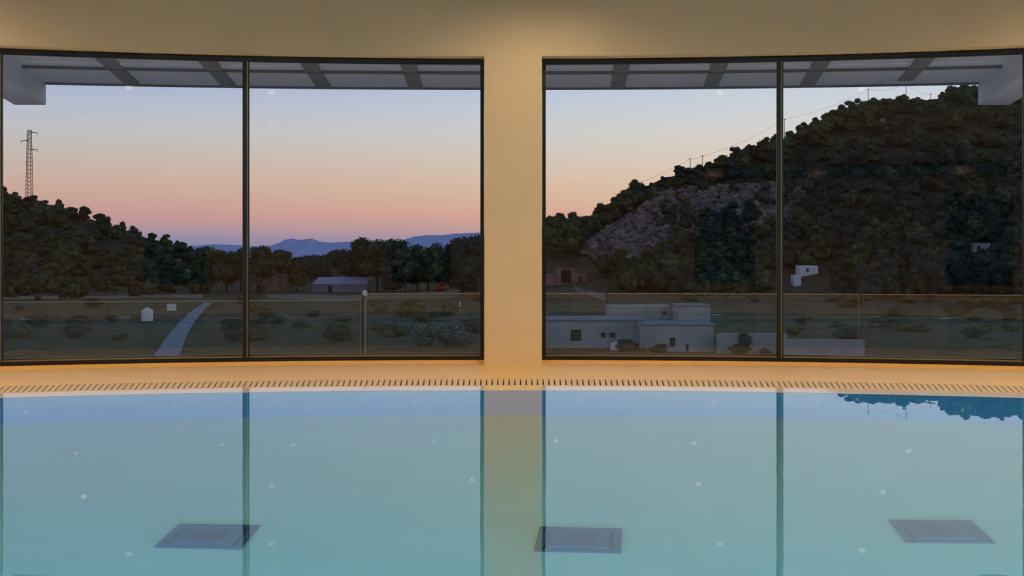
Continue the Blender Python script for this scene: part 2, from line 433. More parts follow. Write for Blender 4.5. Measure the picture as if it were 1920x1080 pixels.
# underwater lamps on the near pool wall; outermost ones added unseen as fill
def make_pl():
    r = empty('underwater_lamp')
    q = MB(); q.lathe([(.14, 0), (.14, .02), (.12, .035)]); rg = q.build('lamp_ring', M['trimwhite'], r); rg.rotation_euler = (-math.pi / 2, 0, 0)
    q = MB(); q.lathe([(.10, .03), (.10, .038), (.06, .045)]); l = q.build('lamp_lens', M['poollamp'], r); l.rotation_euler = (-math.pi / 2, 0, 0)
    return r
p0 = make_pl()
for i, x in enumerate((-2.15, -1.07, .73, 1.73, 2.8, 4.25, -3.6, -5.2, 5.8, -6.8, 7.2)):
    d = p0 if i == 0 else copy_tree(p0)
    d.location = (x, PN, -.55); tag(d, 'round blue-white underwater lamp, ' + ('fourth', 'fifth', 'sixth', 'seventh', 'eighth', 'ninth', 'third', 'second', 'added for fill, tenth', 'first', 'added for fill, eleventh')[i] + ' from the left on the near pool wall', 'pool lamp', 'underwater lamps of the near pool wall')

# recessed ceiling downlights
def make_dl():
    r = empty('ceiling_downlight')
    q = MB(); q.lathe([(.075, -.012), (.075, 0), (.05, 0), (.05, -.004)]); q.build('lamp_trim', M['trimwhite'], r)
    q = MB(); q.lathe([(.048, -.010), (.048, -.004)]); q.build('lamp_lens', M['lampglass'], r)
    return r
dl0 = make_dl(); nd = 0
def downlight(x, y, power, spot=2.2, blend=.8, size=.05, z=CEIL, col=(1.0, .725, .42), lb=''):
    global nd
    d = dl0 if nd == 0 else copy_tree(dl0)
    nd += 1
    d.location = (x, y, z)
    tag(d, lb, 'downlight', 'recessed ceiling downlights')
    L = bpy.data.lights.new('downlight_lamp', 'SPOT'); L.energy = power; L.spot_size = spot; L.spot_blend = blend
    L.shadow_soft_size = size; L.color = col
    o = bpy.data.objects.new('downlight_lamp', L); COL.objects.link(o); o.parent = d; o.location = (0, 0, -.03)
for x, wh in ((-8.6, 'far left'), (-4.75, 'left of the left window'), (0.25, 'in front of the pillar'), (4.9, 'right of the right window'), (8.8, 'far right')):
    a = math.asin(x / 15.1); p = pol(14.72, a); downlight(p[0], p[1], 34, 3.0, 1.0, lb='warm ceiling downlight close to the window wall, ' + wh)
for y, rw in ((7.6, 'row over the far half of the pool'), (3.8, 'row over the near pool edge'), (-1.0, 'row just behind the camera'), (-6.0, 'row in the middle of the hall'), (-13.9, 'row by the back wall')):
    for x, cl in ((-9.0, 'leftmost'), (-5.6, 'second from left'), (-2.1, 'third from left'), (1.5, 'third from right'), (5.0, 'second from right'), (8.6, 'rightmost')):
        downlight(x + .35 * math.sin(3 * x + y), y, (215 if y > 5 else 150) if y > 0 else (24 if y < -10 else 18), 3.1 if y > 0 else 2.5, 1.0, lb='recessed warm downlight, ' + cl + ' of the ' + rw)

# ---------------------------------------------------------------- terrace outside
CC = -13.6                                  # centre of the flatter canopy curve
can = empty('terrace_canopy', (0, CC + 28.8, 2.94)); tag(can, 'grey terrace canopy with dark radial beams outside above the windows', 'canopy')
c0 = Vector(can.location)
def pc(mb, name, m, par=can):
    mb.v = [tuple(Vector(p) - c0) for p in mb.v]; return mb.build(name, m, par)
aC = math.asin(6.3 / 28.8)
b = MB(); arcshell(b, 27.15, 28.8, -aC, aC, 2.95, 3.25, cy=CC); b2 = MB()
# inner part of the slab reaches the building wall
n = 40; vs = []; fs = []
for i in range(n + 1):
    a = -aC + 2 * aC * i / n; p = pol(27.15, a, 2.95, CC); x = p[0] * .97
    yi = CY + math.sqrt(RO ** 2 - x * x) + .01
    vs += [(x, yi, 2.965), p[:2] + (2.965,), p[:2] + (3.25,), (x, yi, 3.25)]
for i in range(n):
    o4 = 4 * i; q = o4 + 4
    fs += [(o4, o4 + 1, q + 1, q), (o4 + 2, o4 + 3, q + 3, q + 2)]
b.add(vs, fs); pc(b, 'roof_slab', M['canopy'])
b = MB(); arcshell(b, 27.36, 27.44, -aC, aC, 2.925, 2.952, cy=CC); pc(b, 'joint_strip', M['shadowgap'])
b = MB(); arcshell(b, 28.76, 28.80, -aC, aC, 2.925, 3.25, cy=CC); pc(b, 'edge_strip', M['shadowgap'])
for (xt, yt, xb, yb) in ((191, 108, 248, 158), (384, 112, 430, 163), (577, 118, 608, 166), (764, 120, 780, 167), (1167, 117, 1158.5, 166), (1353, 115, 1333, 163), (1545, 112, 1514, 160), (1741, 107, 1697.5, 152)):
    z = 2.93
    Yb = (z - EYE) * F / (HY - yb); Yt = (z - EYE) * F / (HY - yt)
    B = Vector(((xb - 960) / F * Yb, Yb, z)); T = Vector(((xt - 960) / F * Yt, Yt, z))
    d = (T - B).normalized(); k = (B.y - 11.95) / -d.y if d.y < 0 else 0
    A = B + d * ((12.0 - B.y) / d.y)
    w = Vector((d.y, -d.x, 0)).normalized() * .082
    b = MB(); u = Vector((0, 0, .05)); b.hexa([A - w, A + w, B + w, B - w, A - w + u, A + w + u, B + w + u, B - w + u]); pc(b, 'canopy_beam', M['beam'])
for s in (-1, 1):                           # the deep cheek beams at both ends
    fx = s * 5.36; B = Vector((fx, 14.72, 0)); dirv = Vector((-s * -.19, -1, 0)).normalized()
    dirv = Vector((s * .19 * -1 * -1, 0, 0))
    d = Vector((-s * .19, -1.0, 0)).normalized()
    A = B + d * 2.55; w = Vector((s * .355, 0, 0))
    z0, z1 = 2.695, 2.96
    b = MB(); b.hexa([(A.x, A.y, z0), (A.x + w.x, A.y, z0), (B.x + w.x, B.y, z0), (B.x, B.y, z0), (A.x, A.y, z1), (A.x + w.x, A.y, z1), (B.x + w.x, B.y, z1), (B.x, B.y, z1)])
    pc(b, 'cheek_beam', M['canopy'])

tf = MB(); arcshell(tf, RO - .1, 19.5, -.75, .75, -.9, -.6)
tag(tf.build('floor', M['terrace']), kind='structure')
# balustrade
def balus(p0, p1, joints, ztop, label, post=None):
    RB = 28.3
    e = empty('glass_balustrade', pol(RB, ang(.5 * (p0 + p1), RB, CC), -.6, CC)); tag(e, label, 'balustrade', 'glass balustrades of the terrace')
    o0 = Vector(e.location)
    def pb(mb, name, m, par=e):
        mb.v = [tuple(Vector(p) - o0) for p in mb.v]; return mb.build(name, m, par)
    ed = [p0] + joints + [p1]
    for u, v in zip(ed, ed[1:]):
        a0 = ang(u, RB, CC) + .0004; a1 = ang(v, RB, CC) - .0004
        b = MB(); arcshell(b, RB, RB + .012, a0, a1, -.58, ztop - .008, step=1, cy=CC); g_ = pb(b, 'glass_panel', M['rail_glass'])
        b = MB(); arcshell(b, RB, RB + .012, a0, a1, ztop - .008, ztop, step=1, cy=CC); pb(b, 'panel_top_edge', M['glass_edge'], g_)
        b = MB(); arcshell(b, RB, RB + .012, a1 - .00018, a1, -.5, ztop - .008, step=1, cy=CC); pb(b, 'panel_side_edge', M['glass_edge'], g_)
    b = MB(); arcshell(b, RB - .04, RB + .05, ang(p0, RB, CC), ang(p1, RB, CC), -.6, -.5, step=.05, cy=CC); pb(b, 'base_channel', M['steel'])
balus(-300, 678, [], .458, 'glass balustrade left of the steel post')
balus(690, 2150, [1137, 1613], .532, 'glass balustrade right of the steel post')
pp = Vector(pol(28.3, ang(684, 28.3, CC), -.6, CC)); po = empty('railing_post', pp); tag(po, 'slim steel railing post with pale head, between the glass balustrades', 'post')
b = MB(); b.box(-.022, -.004, -.02, .02, 0, 1.13); b.build('dark_upright', M['frame'], po)
b = MB(); b.box(-.004, .014, -.02, .02, 0, 1.13); b.build('steel_upright', M['steel'], po)
b = MB(); b.lathe([(.016, 1.10), (.032, 1.115), (.030, 1.14), (.016, 1.17)], n=12); b.build('post_head', M['white'], po)

# ---------------------------------------------------------------- landscape
BASE = -8.0
SKY_L = [(-500, 290), (-200, 320), (0, 362), (60, 380), (110, 390), (160, 406), (250, 436), (310, 454), (370, 482), (430, 530)]
SKY_R = [(985, 530), (1010, 470), (1030, 420), (1060, 410), (1120, 396), (1190, 356), (1230, 341), (1270, 330), (1340, 306), (1400, 278), (1450, 264), (1500, 245),
         (1560, 221), (1640, 196), (1700, 186), (1750, 188), (1800, 166), (1920, 160), (2200, 160), (2700, 200)]
def itp(t, u):
    if u <= t[0][0]: return t[0][1]
    for (a, va), (b_, vb) in zip(t, t[1:]):
        if u <= b_: return va + (vb - va) * (u - a) / (b_ - a)
    return t[-1][1]
from mathutils import noise as mn
def terrain(X, Y):
    if Y < 5: return BASE
    u = 960 + F * X / Y
    z = BASE + 0.5 * mn.noise(Vector((X * .02, Y * .02, 0)))
    if u < 430:
        S_ = itp(SKY_L, u); Dr = 400 + .0 * u; Df = 236 + .06 * max(0, u)
    elif u > 985:
        S_ = itp(SKY_R, u); Dr = 340 + (u - 985) * .17; Df = 290 - (u - 985) * .085
    else: return z + (0.4 * mn.noise(Vector((X * .01, Y * .01, 3))))
    Dr = min(Dr, 520); Df = max(Df, 205)
    zr = EYE + (HY - S_) * Dr / F
    if zr <= BASE: return z
    t_ = (Y - Df) / (Dr - Df)
    if t_ <= 0: return z
    if t_ <= 1:
        s_ = t_ ** 1.15
        s_ = s_ * (1 - .12 * math.sin(math.pi * t_))
        z = z + (zr - z) * s_
    else:
        z = zr - min(zr - BASE, (Y - Dr) * .12)
    amp = min(1, max(0, t_) * 3)
    return z + amp * (2.2 * mn.noise(Vector((X * .03, Y * .03, 5))) + .8 * mn.noise(Vector((X * .11, Y * .11, 9))))
def ground(px, py, y0=60, y1=700):
    Y = y0
    while Y < y1:
        X = (px - 960) / F * Y; zr = EYE - (py - HY) / F * Y
        if zr <= terrain(X, Y): return Vector((X, Y, terrain(X, Y)))
        Y += 1.0 if Y < 300 else 2.0
    return Vector(((px - 960) / F * y1, y1, EYE - (py - HY) / F * y1))
def ground_mat():
    m = bpy.data.materials.new('hill_ground'); m.use_nodes = True; t = m.node_tree; b = t.nodes['Principled BSDF']
    b.inputs['Roughness'].default_value = .95; b.inputs['Specular IOR Level'].default_value = .1
    g = t.nodes.new('ShaderNodeNewGeometry')
    def noi(sc, de=5):
        n_ = t.nodes.new('ShaderNodeTexNoise'); n_.inputs['Scale'].default_value = sc; n_.inputs['Detail'].default_value = de
        t.links.new(g.outputs['Position'], n_.inputs['Vector']); return n_
    def rmp(src, a, b_, p=.4, q=.6):
        c = t.nodes.new('ShaderNodeValToRGB'); c.color_ramp.elements[0].position = p; c.color_ramp.elements[1].position = q
        c.color_ramp.elements[0].color = a; c.color_ramp.elements[1].color = b_; t.links.new(src, c.inputs[0]); return c
    c1 = rmp(noi(.05).outputs[0], rgb(84, 92, 62), rgb(118, 112, 82))
    c2 = rmp(noi(.7, 8).outputs[0], rgb(52, 58, 40), rgb(98, 94, 68), .38, .62)
    mi = t.nodes.new('ShaderNodeMix'); mi.data_type = 'RGBA'; mi.inputs[0].default_value = .7
    t.links.new(c1.outputs[0], mi.inputs[6]); t.links.new(c2.outputs[0], mi.inputs[7])
    # hill slopes above the valley floor carry darker scrub and brown earth
    sx_ = t.nodes.new('ShaderNodeSeparateXYZ'); t.links.new(g.outputs['Position'], sx_.inputs[0])
    mr_ = t.nodes.new('ShaderNodeMapRange'); mr_.inputs['From Min'].default_value = -6.5; mr_.inputs['From Max'].default_value = -2
    t.links.new(sx_.outputs['Z'], mr_.inputs['Value'])
    c3 = rmp(noi(.12).outputs[0], rgb(42, 48, 34), rgb(76, 76, 54), .4, .62)
    m2 = t.nodes.new('ShaderNodeMix'); m2.data_type = 'RGBA'
    t.links.new(mr_.outputs[0], m2.inputs[0]); t.links.new(mi.outputs[2], m2.inputs[6]); t.links.new(c3.outputs[0], m2.inputs[7])
    t.links.new(m2.outputs[2], b.inputs['Base Color'])
    bp_ = t.nodes.new('ShaderNodeBump'); bp_.inputs['Strength'].default_value = .7; bp_.inputs['Distance'].default_value = 1.0
    t.links.new(noi(.5, 8).outputs[0], bp_.inputs['Height']); t.links.new(bp_.outputs[0], b.inputs['Normal'])
    return m
us = list(range(-700, 2700, 14)); ys = [25 + i * 8 for i in range(20)] + [185 + i * 5 for i in range(70)] + [535 + 40 * (1.16 ** i) for i in range(18)]
vs = []; fs = []
for Y in ys:
    for u in us:
        X = (u - 960) / F * Y; vs.append((X, Y, terrain(X, Y)))
nu = len(us)
for j in range(len(ys) - 1):
    for i in range(nu - 1):
        a = j * nu + i; fs.append((a, a + 1, a + nu + 1, a + nu))
b = MB(); b.add(vs, fs); gnd = b.build('ground', ground_mat(), smooth=True); tag(gnd, kind='structure')

# distant mountains, their haze blue carried by the base colour
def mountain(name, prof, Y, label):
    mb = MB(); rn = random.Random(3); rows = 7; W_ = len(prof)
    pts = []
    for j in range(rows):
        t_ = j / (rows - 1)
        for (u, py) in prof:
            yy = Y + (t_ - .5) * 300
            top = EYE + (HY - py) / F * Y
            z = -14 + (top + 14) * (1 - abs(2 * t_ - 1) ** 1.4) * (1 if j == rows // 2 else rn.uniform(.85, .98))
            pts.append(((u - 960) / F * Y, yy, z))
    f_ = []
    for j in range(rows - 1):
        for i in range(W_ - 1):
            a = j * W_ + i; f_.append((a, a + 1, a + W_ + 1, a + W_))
    mb.add(pts, f_); o_ = mb.build(name, M['mountain']); tag(o_, label, 'mountain', 'distant haze-blue mountains')
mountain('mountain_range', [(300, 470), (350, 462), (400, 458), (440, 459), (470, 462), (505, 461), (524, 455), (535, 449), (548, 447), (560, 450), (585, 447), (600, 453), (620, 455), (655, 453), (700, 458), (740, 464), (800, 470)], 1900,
         'distant haze-blue flat-topped mountain low on the horizon, left of the tall trees')
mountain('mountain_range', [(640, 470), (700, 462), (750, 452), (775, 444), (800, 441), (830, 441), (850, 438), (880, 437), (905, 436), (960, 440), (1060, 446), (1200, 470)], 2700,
         'distant haze-blue mountain ridge right of centre, behind the tall trees by the pillar')

# ---------------------------------------------------------------- vegetation
def leaf_cloud(mb, rn, c, rx, ry, rz, n_, size, up=.3):
    for _ in range(n_):
        d = Vector((rn.gauss(0, 1), rn.gauss(0, 1), rn.gauss(0, 1) + up)).normalized()
        k = rn.uniform(.78, 1.12)
        p = Vector((c[0] + d.x * rx * k, c[1] + d.y * ry * k, c[2] + d.z * rz * k))
        s_ = size * rn.uniform(.6, 1.4)
        a = Vector((rn.uniform(-1, 1), rn.uniform(-1, 1), rn.uniform(-.7, 1))).normalized(); b_ = a.cross(d)
        if b_.length < .05: continue
        b_.normalize()
        mb.add([p - a * s_, p + b_ * s_ * .7, p + a * s_, p - b_ * s_ * .5 + d * s_ * .3], [(0, 1, 2), (0, 2, 3)])
def tree_mesh(seed, kind, leaf):
    rn = random.Random(seed); mb = MB(); H = 1.0     # unit height tree
    tr = MB()
    if kind == 'pine':
        tr.bar((0, 0, -.05), (.02, .01, .55), .028, 7, .014)
        lobes = []
        for i in range(rn.randint(7, 10)):
            a = rn.uniform(0, 6.28); r = rn.uniform(.05, .26); z = rn.uniform(.42, .86)
            lobes.append((r * math.cos(a), r * math.sin(a), z, rn.uniform(.13, .22), rn.uniform(.09, .15)))
        lobes.append((0, 0, .84, .16, .13))
        for l in lobes: tr.bar((.01, 0, .35), (l[0], l[1], l[2]), .012, 5, .005)
    elif kind == 'wood':
        tr.bar((0, 0, -.05), (0, 0, .4), .03, 6, .018)
        lobes = [(0, 0, .4, .3, .34)]
        top = rn.uniform(-.08, .08)
        for i in range(11):
            a = rn.uniform(0, 6.28); z = rn.uniform(.12, .86); r = rn.uniform(.1, .42) * (1.15 - z) ** .7
            lobes.append((r * math.cos(a) + top * z, r * math.sin(a), z, rn.uniform(.09, .19), rn.uniform(.08, .16)))
    elif kind == 'round':
        tr.bar((0, 0, -.05), (0, 0, .4), .03, 7, .018)
        lobes = [(0, 0, .5, .34, .33)]
        for i in range(8):
            a = rn.uniform(0, 6.28); r = rn.uniform(.1, .28); z = rn.uniform(.28, .78)
            lobes.append((r * math.cos(a), r * math.sin(a), z, rn.uniform(.12, .22), rn.uniform(.12, .2)))
    elif kind == 'tall':
        tr.bar((0, 0, -.05), (0, 0, .5), .02, 7, .012)
        lobes = []
        for i in range(9):
            a = rn.uniform(0, 6.28); z = .15 + .8 * i / 9; w = .05 + .17 * math.sin(math.pi * (.15 + .8 * (1 - z)))
            lobes.append((.05 * math.cos(a), .05 * math.sin(a), z, w, .1))
    else:
        tr.bar((0, 0, -.02), (0, 0, .2), .03, 6, .02)
        lobes = []
        for i in range(7):
            a = rn.uniform(0, 6.28); r = rn.uniform(0, .4)
            lobes.append((r * math.cos(a), r * math.sin(a), rn.uniform(.25, .7), rn.uniform(.2, .34), rn.uniform(.18, .28)))
    for k, l in enumerate(lobes):
        mb.blob((l[0], l[1], l[2]), l[3] * .9, l[3] * .9, l[4] * .9, seed * 31 + k, .18, 2)
        leaf_cloud(mb, rn, l[:3], l[3] * 1.08, l[3] * 1.08, l[4] * 1.08, 230, leaf * .8)
    return mb, tr
def zone(px, cuts, names):
    for c, n_ in zip(cuts, names):
        if px < c: return n_
    return names[-1]
KIND = {'wood_a': 'olive bushy tree', 'wood_b': 'brown-green bushy tree', 'wood_c': 'blue-green bushy tree', 'wood_d': 'olive ragged tree', 'pine_a': 'olive open-crowned pine', 'pine_b': 'brown-green open-crowned pine', 'pine_c': 'blue-green open-crowned pine', 'pine_d': 'olive many-lobed pine', 'round_a': 'olive round-crowned tree',
        'round_b': 'blue-green round-crowned tree', 'round_c': 'brown-green round-crowned tree', 'tall_a': 'blue-green narrow tree', 'shrub_a': 'olive bush', 'shrub_b': 'brown-green bush', 'shrub_c': 'blue-green bush'}
LC = ([70, 140, 210, 290, 9999], ['under the pylon', 'just right of the pylon', 'left of the tank', 'above the tank', 'above the track'])
RC = ([1110, 1180, 1270, 1360, 1462, 1560, 1650, 1740, 1850, 9999], ['next to the pillar', 'at the cliff foot', 'below the cliff', 'under the ridge poles', 'just left of the mullion', 'just right of the mullion',
      'below the open-crowned ridge pines', 'below the tallest utility pole', 'left of the lone white house', 'at the right frame edge'])
HT = ['upper slope', 'middle slope', 'lower slope', 'foot']
PROTO = {}
for key, kind, m, lf in (('pine_a', 'pine', 'pine', .032), ('pine_b', 'pine', 'pine_warm', .032), ('pine_c', 'pine', 'bluegreen', .03), ('pine_d', 'pine', 'pine', .03),
                         ('round_a', 'round', 'pine', .032), ('round_b', 'round', 'bluegreen', .03), ('round_c', 'round', 'pine_warm', .034),
                         ('tall_a', 'tall', 'bluegreen', .026), ('wood_a', 'wood', 'pine', .026), ('wood_b', 'wood', 'pine_warm', .026), ('wood_c', 'wood', 'bluegreen', .026), ('wood_d', 'wood', 'pine', .028), ('shrub_a', 'shrub', 'scrub', .045), ('shrub_b', 'shrub', 'pine_warm', .045), ('shrub_c', 'shrub', 'bluegreen', .045)):
    cr, tr = tree_mesh(len(PROTO) + 11, kind, lf)
    one = MB(); one.cur = 0; one.add(cr.v, cr.f); one.cur = 1; one.add(tr.v, tr.f)
    PROTO[key] = (cr.mesh('crown', M[m]), tr.mesh('trunk', M['bark']), one.mesh('tree', [M[m], M['bark']]))
def plant(key, loc, h, name, label, cat='tree', group=None, parts=False, wide=1.0):
    cr, tr, one = PROTO[key]; rz = random.uniform(0, 6.28)
    sc = (h * wide, h * wide, h)
    if parts:
        e = empty(name, loc, rz); e.scale = sc
        for nm, me in (('crown', cr), ('trunk', tr)):
            o_ = bpy.data.objects.new(nm, me); COL.objects.link(o_); o_.parent = e
    else:
        e = bpy.data.objects.new(name, one); COL.objects.link(e); e.location = loc; e.rotation_euler.z = rz; e.scale = sc
    return tag(e, label, cat, group)

# left hillside
R_ = random.Random(5)
skyl = [(3, 345, .9), (28, 356, .9), (62, 365, .8), (80, 372, .9), (112, 370, 1.1), (135, 385, .8), (158, 386, 1.0), (200, 404, 1.1), (228, 412, .8), (254, 420, 1.1),
        (285, 436, .8), (308, 436, 1.1), (332, 448, .8), (352, 458, .7)]
for i, (px, py, k) in enumerate(skyl):
    S_ = itp(SKY_L, px); Y = 392; X = (px - 960) / F * Y; zg = terrain(X, Y); top = EYE + (HY - py) / F * Y
    h = max(4.5, top - zg + .6)
    plant(('wood_a', 'wood_d', 'pine_a', 'wood_b')[i % 4], (X, Y, top - h), h, 'pine_tree', 'dark tree on the left hill crest, ' + ('at the very left frame edge', 'left of the pylon', 'hiding the pylon foot', 'first right of the pylon', 'blocky crown, the first tall one past the pylon', 'low one behind the blocky crown', 'tall round crown two past the pylon', 'wide crown above the tank', 'small crown above the tank', 'broad crown above the storage box', 'small crown right of the box', 'last tall crown', 'low crown near the slope end', 'lowest, where the slope ends')[i], group='skyline pines of the left hill', wide=.95)
cnt = 0
for row, (y0, y1, n_) in enumerate(((380, 412, 22), (405, 450, 20), (448, 485, 17), (480, 515, 19), (508, 540, 20), (535, 560, 18))):
    for i in range(n_):
        px = -20 + 420 * (i + R_.uniform(.1, .9)) / n_
        lo = itp(SKY_L, px) + 12
        py = R_.uniform(y0, y1)
        if py < lo: continue
        g_ = ground(px, py, 100, 420)
        if g_.y > 418: continue
        h = R_.uniform(4.2, 6.5) * (.8 if py > 535 else 1)
        ky = R_.choice(('wood_a', 'wood_b', 'pine_a', 'wood_d', 'wood_b', 'wood_c'))
        plant(ky, (g_.x, g_.y, g_.z - .3), h, 'pine_tree', KIND[ky] + ', left hill ' + HT[min(3, row // 2 + (row == 5))] + ', ' + zone(px, *LC), group='pines covering the left hillside', wide=1.15)
# valley trees in the middle, one by one
mid = [(390, 545, 462, 'pine_a', 'bushy tree at the foot of the left hill, right of the slope end'),
       (425, 548, 463, 'round_a', 'round dark tree just left of the left mullion'),
       (452, 545, 466, 'pine_b', 'dark tree directly behind the left mullion'),
       (491, 550, 462, 'pine_b', 'tall brown-green pine with bare trunk just right of the left mullion'),
       (524, 545, 468, 'pine_a', 'fluffy pine right of the bare-trunked pine, below the blue mountain'),
       (556, 547, 490, 'round_c', 'low dark bushy tree left of the long shed'),
       (582, 530, 474, 'round_b', 'small dark tree behind the left end of the shed roof'),
       (600, 528, 472, 'round_a', 'small rounded tree behind the shed roof'),
       (634, 530, 468, 'pine_c', 'blue-green tree behind the middle of the shed'),
       (655, 535, 462, 'round_b', 'dark tree behind the right part of the shed roof'),
       (680, 545, 446, 'pine_a', 'tallest dark tree rising right behind the shed'),
       (708, 546, 449, 'pine_d', 'tall open-crowned tree right of the tallest one'),
       (738, 548, 448, 'tall_a', 'tall narrow light-green poplar in the middle of the left window'),
       (760, 550, 466, 'pine_b', 'pale bare-branched tree right of the poplar'),
       (783, 546, 468, 'round_a', 'mid-height rounded tree right of the pale tree'),
       (803, 545, 455, 'round_c', 'tall rounded tree left of the red digger'),
       (825, 543, 478, 'round_a', 'lower bushy tree above the red digger'),
       (846, 540, 462, 'round_b', 'dark tree above the arm of the red digger'),
       (868, 552, 444, 'tall_a', 'tall dark conifer near the right edge of the left window'),
       (893, 556, 442, 'pine_c', 'tall dark blue-green tree against the right jamb of the left window')]
for px, pb_, pt, key, lb in mid:
    g_ = ground(px, pb_, 150, 420); h = (pb_ - pt) / F * g_.y / .97
    wd = {'tall_a': 1.5, 'pine_b': .75, 'pine_a': .95}.get(key, .95)
    plant(key, (g_.x, g_.y, g_.z - .1), h, 'valley_tree', lb, parts=True, wide=wd)
for i in range(34):
    px = 372 + 560 * (i + R_.uniform(.1, .9)) / 34; py = R_.uniform(520, 534)
    g_ = ground(px, py, 150, 480); h = R_.uniform(5.5, 8.5)
    plant(R_.choice(('round_a', 'round_c', 'round_b', 'pine_a')), (g_.x, g_.y, g_.z - .5), h, 'valley_tree', 'dark background tree of the valley belt, ' + zone(px, [455, 520, 585, 690, 790, 9999], ['left of the left mullion', 'behind the bare-trunked pine', 'left of the shed', 'behind the shed', 'right of the shed', 'above the digger']),
          group='dark tree belt across the valley', wide=1.3)
# right hill skyline
skyr = [(1035, 400, .9), (1052, 394, 1), (1075, 396, 1), (1096, 402, .8), (1124, 380, 1.1), (1150, 372, .8), (1163, 352, .8), (1190, 335, 1.0), (1210, 346, .8), (1245, 330, .8),
        (1273, 309, .7), (1305, 305, .9), (1330, 302, .8), (1348, 293, .8), (1378, 275, 1.1), (1402, 268, .7), (1432, 254, 1), (1455, 250, .8), (1480, 243, .8), (1502, 228, 1), (1530, 217, 1), (1556, 203, 1),
        (1578, 195, .9), (1600, 185, .7), (1612, 184, .7), (1634, 180, .7), (1655, 181, .7), (1695, 176, 1.1), (1720, 180, .8), (1740, 186, .7), (1765, 170, 1), (1785, 158, 1.1), (1810, 152, 1.1), (1840, 152, 1), (1880, 152, 1.1), (1915, 150, 1.1), (1960, 150, 1)]
SKN = {1035: 'beside the pillar', 1052: 'second from the pillar', 1075: 'third from the pillar', 1096: 'before the crest rises', 1124: 'first on the rising crest', 1150: 'second on the rising crest',
       1163: 'just before the upright pine', 1210: 'just after the upright pine', 1245: 'left of the lone umbrella pine', 1305: 'between the two left poles', 1330: 'right of the second pole'}
def skn(px):
    if px in SKN: return SKN[px]
    if px < 1462: return ('', 'lowest', 'second', 'third', 'fourth', 'highest')[1 + [1348, 1378, 1402, 1432, 1455].index(px)] + ' of five left of the mullion'
    if px <= 1556: return ('first', 'second', 'third', 'fourth')[[1480, 1502, 1530, 1556].index(px)] + ' right of the mullion'
    if px <= 1655: return ('leftmost', 'second', 'third', 'fourth', 'rightmost')[[1578, 1600, 1612, 1634, 1655].index(px)] + ' of the open-crowned row'
    if px <= 1740: return ('left of the tallest pole', 'right of the tallest pole', 'by the rightmost pole')[[1695, 1720, 1740].index(px)]
    return ('first', 'second', 'third', 'fourth', 'fifth', 'sixth', 'seventh')[[1765, 1785, 1810, 1840, 1880, 1915, 1960].index(px)] + ' in the mass under the canopy corner'
for i, (px, py, k) in enumerate(skyr):
    Dr = 340 + (px - 985) * .17; Y = Dr - 6; X = (px - 960) / F * Y; zg = terrain(X, Y); top = EYE + (HY - py) / F * Y
    h = max(3.4 * k, min(9, top - zg + .6))
    if px == 1273: lb, gp = 'lone umbrella-shaped pine standing on the crest above the cliff', None
    elif px == 1190: lb, gp = 'upright pine standing above its neighbours on the crest left of the cliff', None
    else: lb, gp = 'dark pine on the right skyline, ' + skn(px), 'skyline pines of the right hill'
    plant(('wood_a', 'wood_d', 'pine_d', 'wood_b', 'wood_c')[i % 5] if px != 1273 else 'pine_a', (X, Y, top - h), h, 'pine_tree', lb, group=gp, wide=(1.0 if px in (1273, 1190) else 1.15))
for i in range(46):
    px = 1030 + i * 20 + R_.uniform(-5, 5); Dr = 340 + (px - 985) * .17; Y = Dr - 14; X = (px - 960) / F * Y
    lo, hi = max([q for q in skyr if q[0] <= px] or [skyr[0]], key=lambda q: q[0]), min([q for q in skyr if q[0] > px] or [skyr[-1]], key=lambda q: q[0])
    t_ = (px - lo[0]) / max(1, hi[0] - lo[0]); tpy = lo[1] + (hi[1] - lo[1]) * min(1, max(0, t_)) + R_.uniform(2, 9); top = EYE + (HY - tpy) / F * Y; h = max(3.0, top - terrain(X, Y) + .8); h = min(h, 7)
    ky = R_.choice(('wood_a', 'wood_b', 'wood_d', 'wood_c'))
    plant(ky, (X, Y, top - h), h, 'hill_tree', KIND[ky] + ', right hill just below the crest, ' + zone(px, *RC), group='trees just below the right crest', wide=1.3)
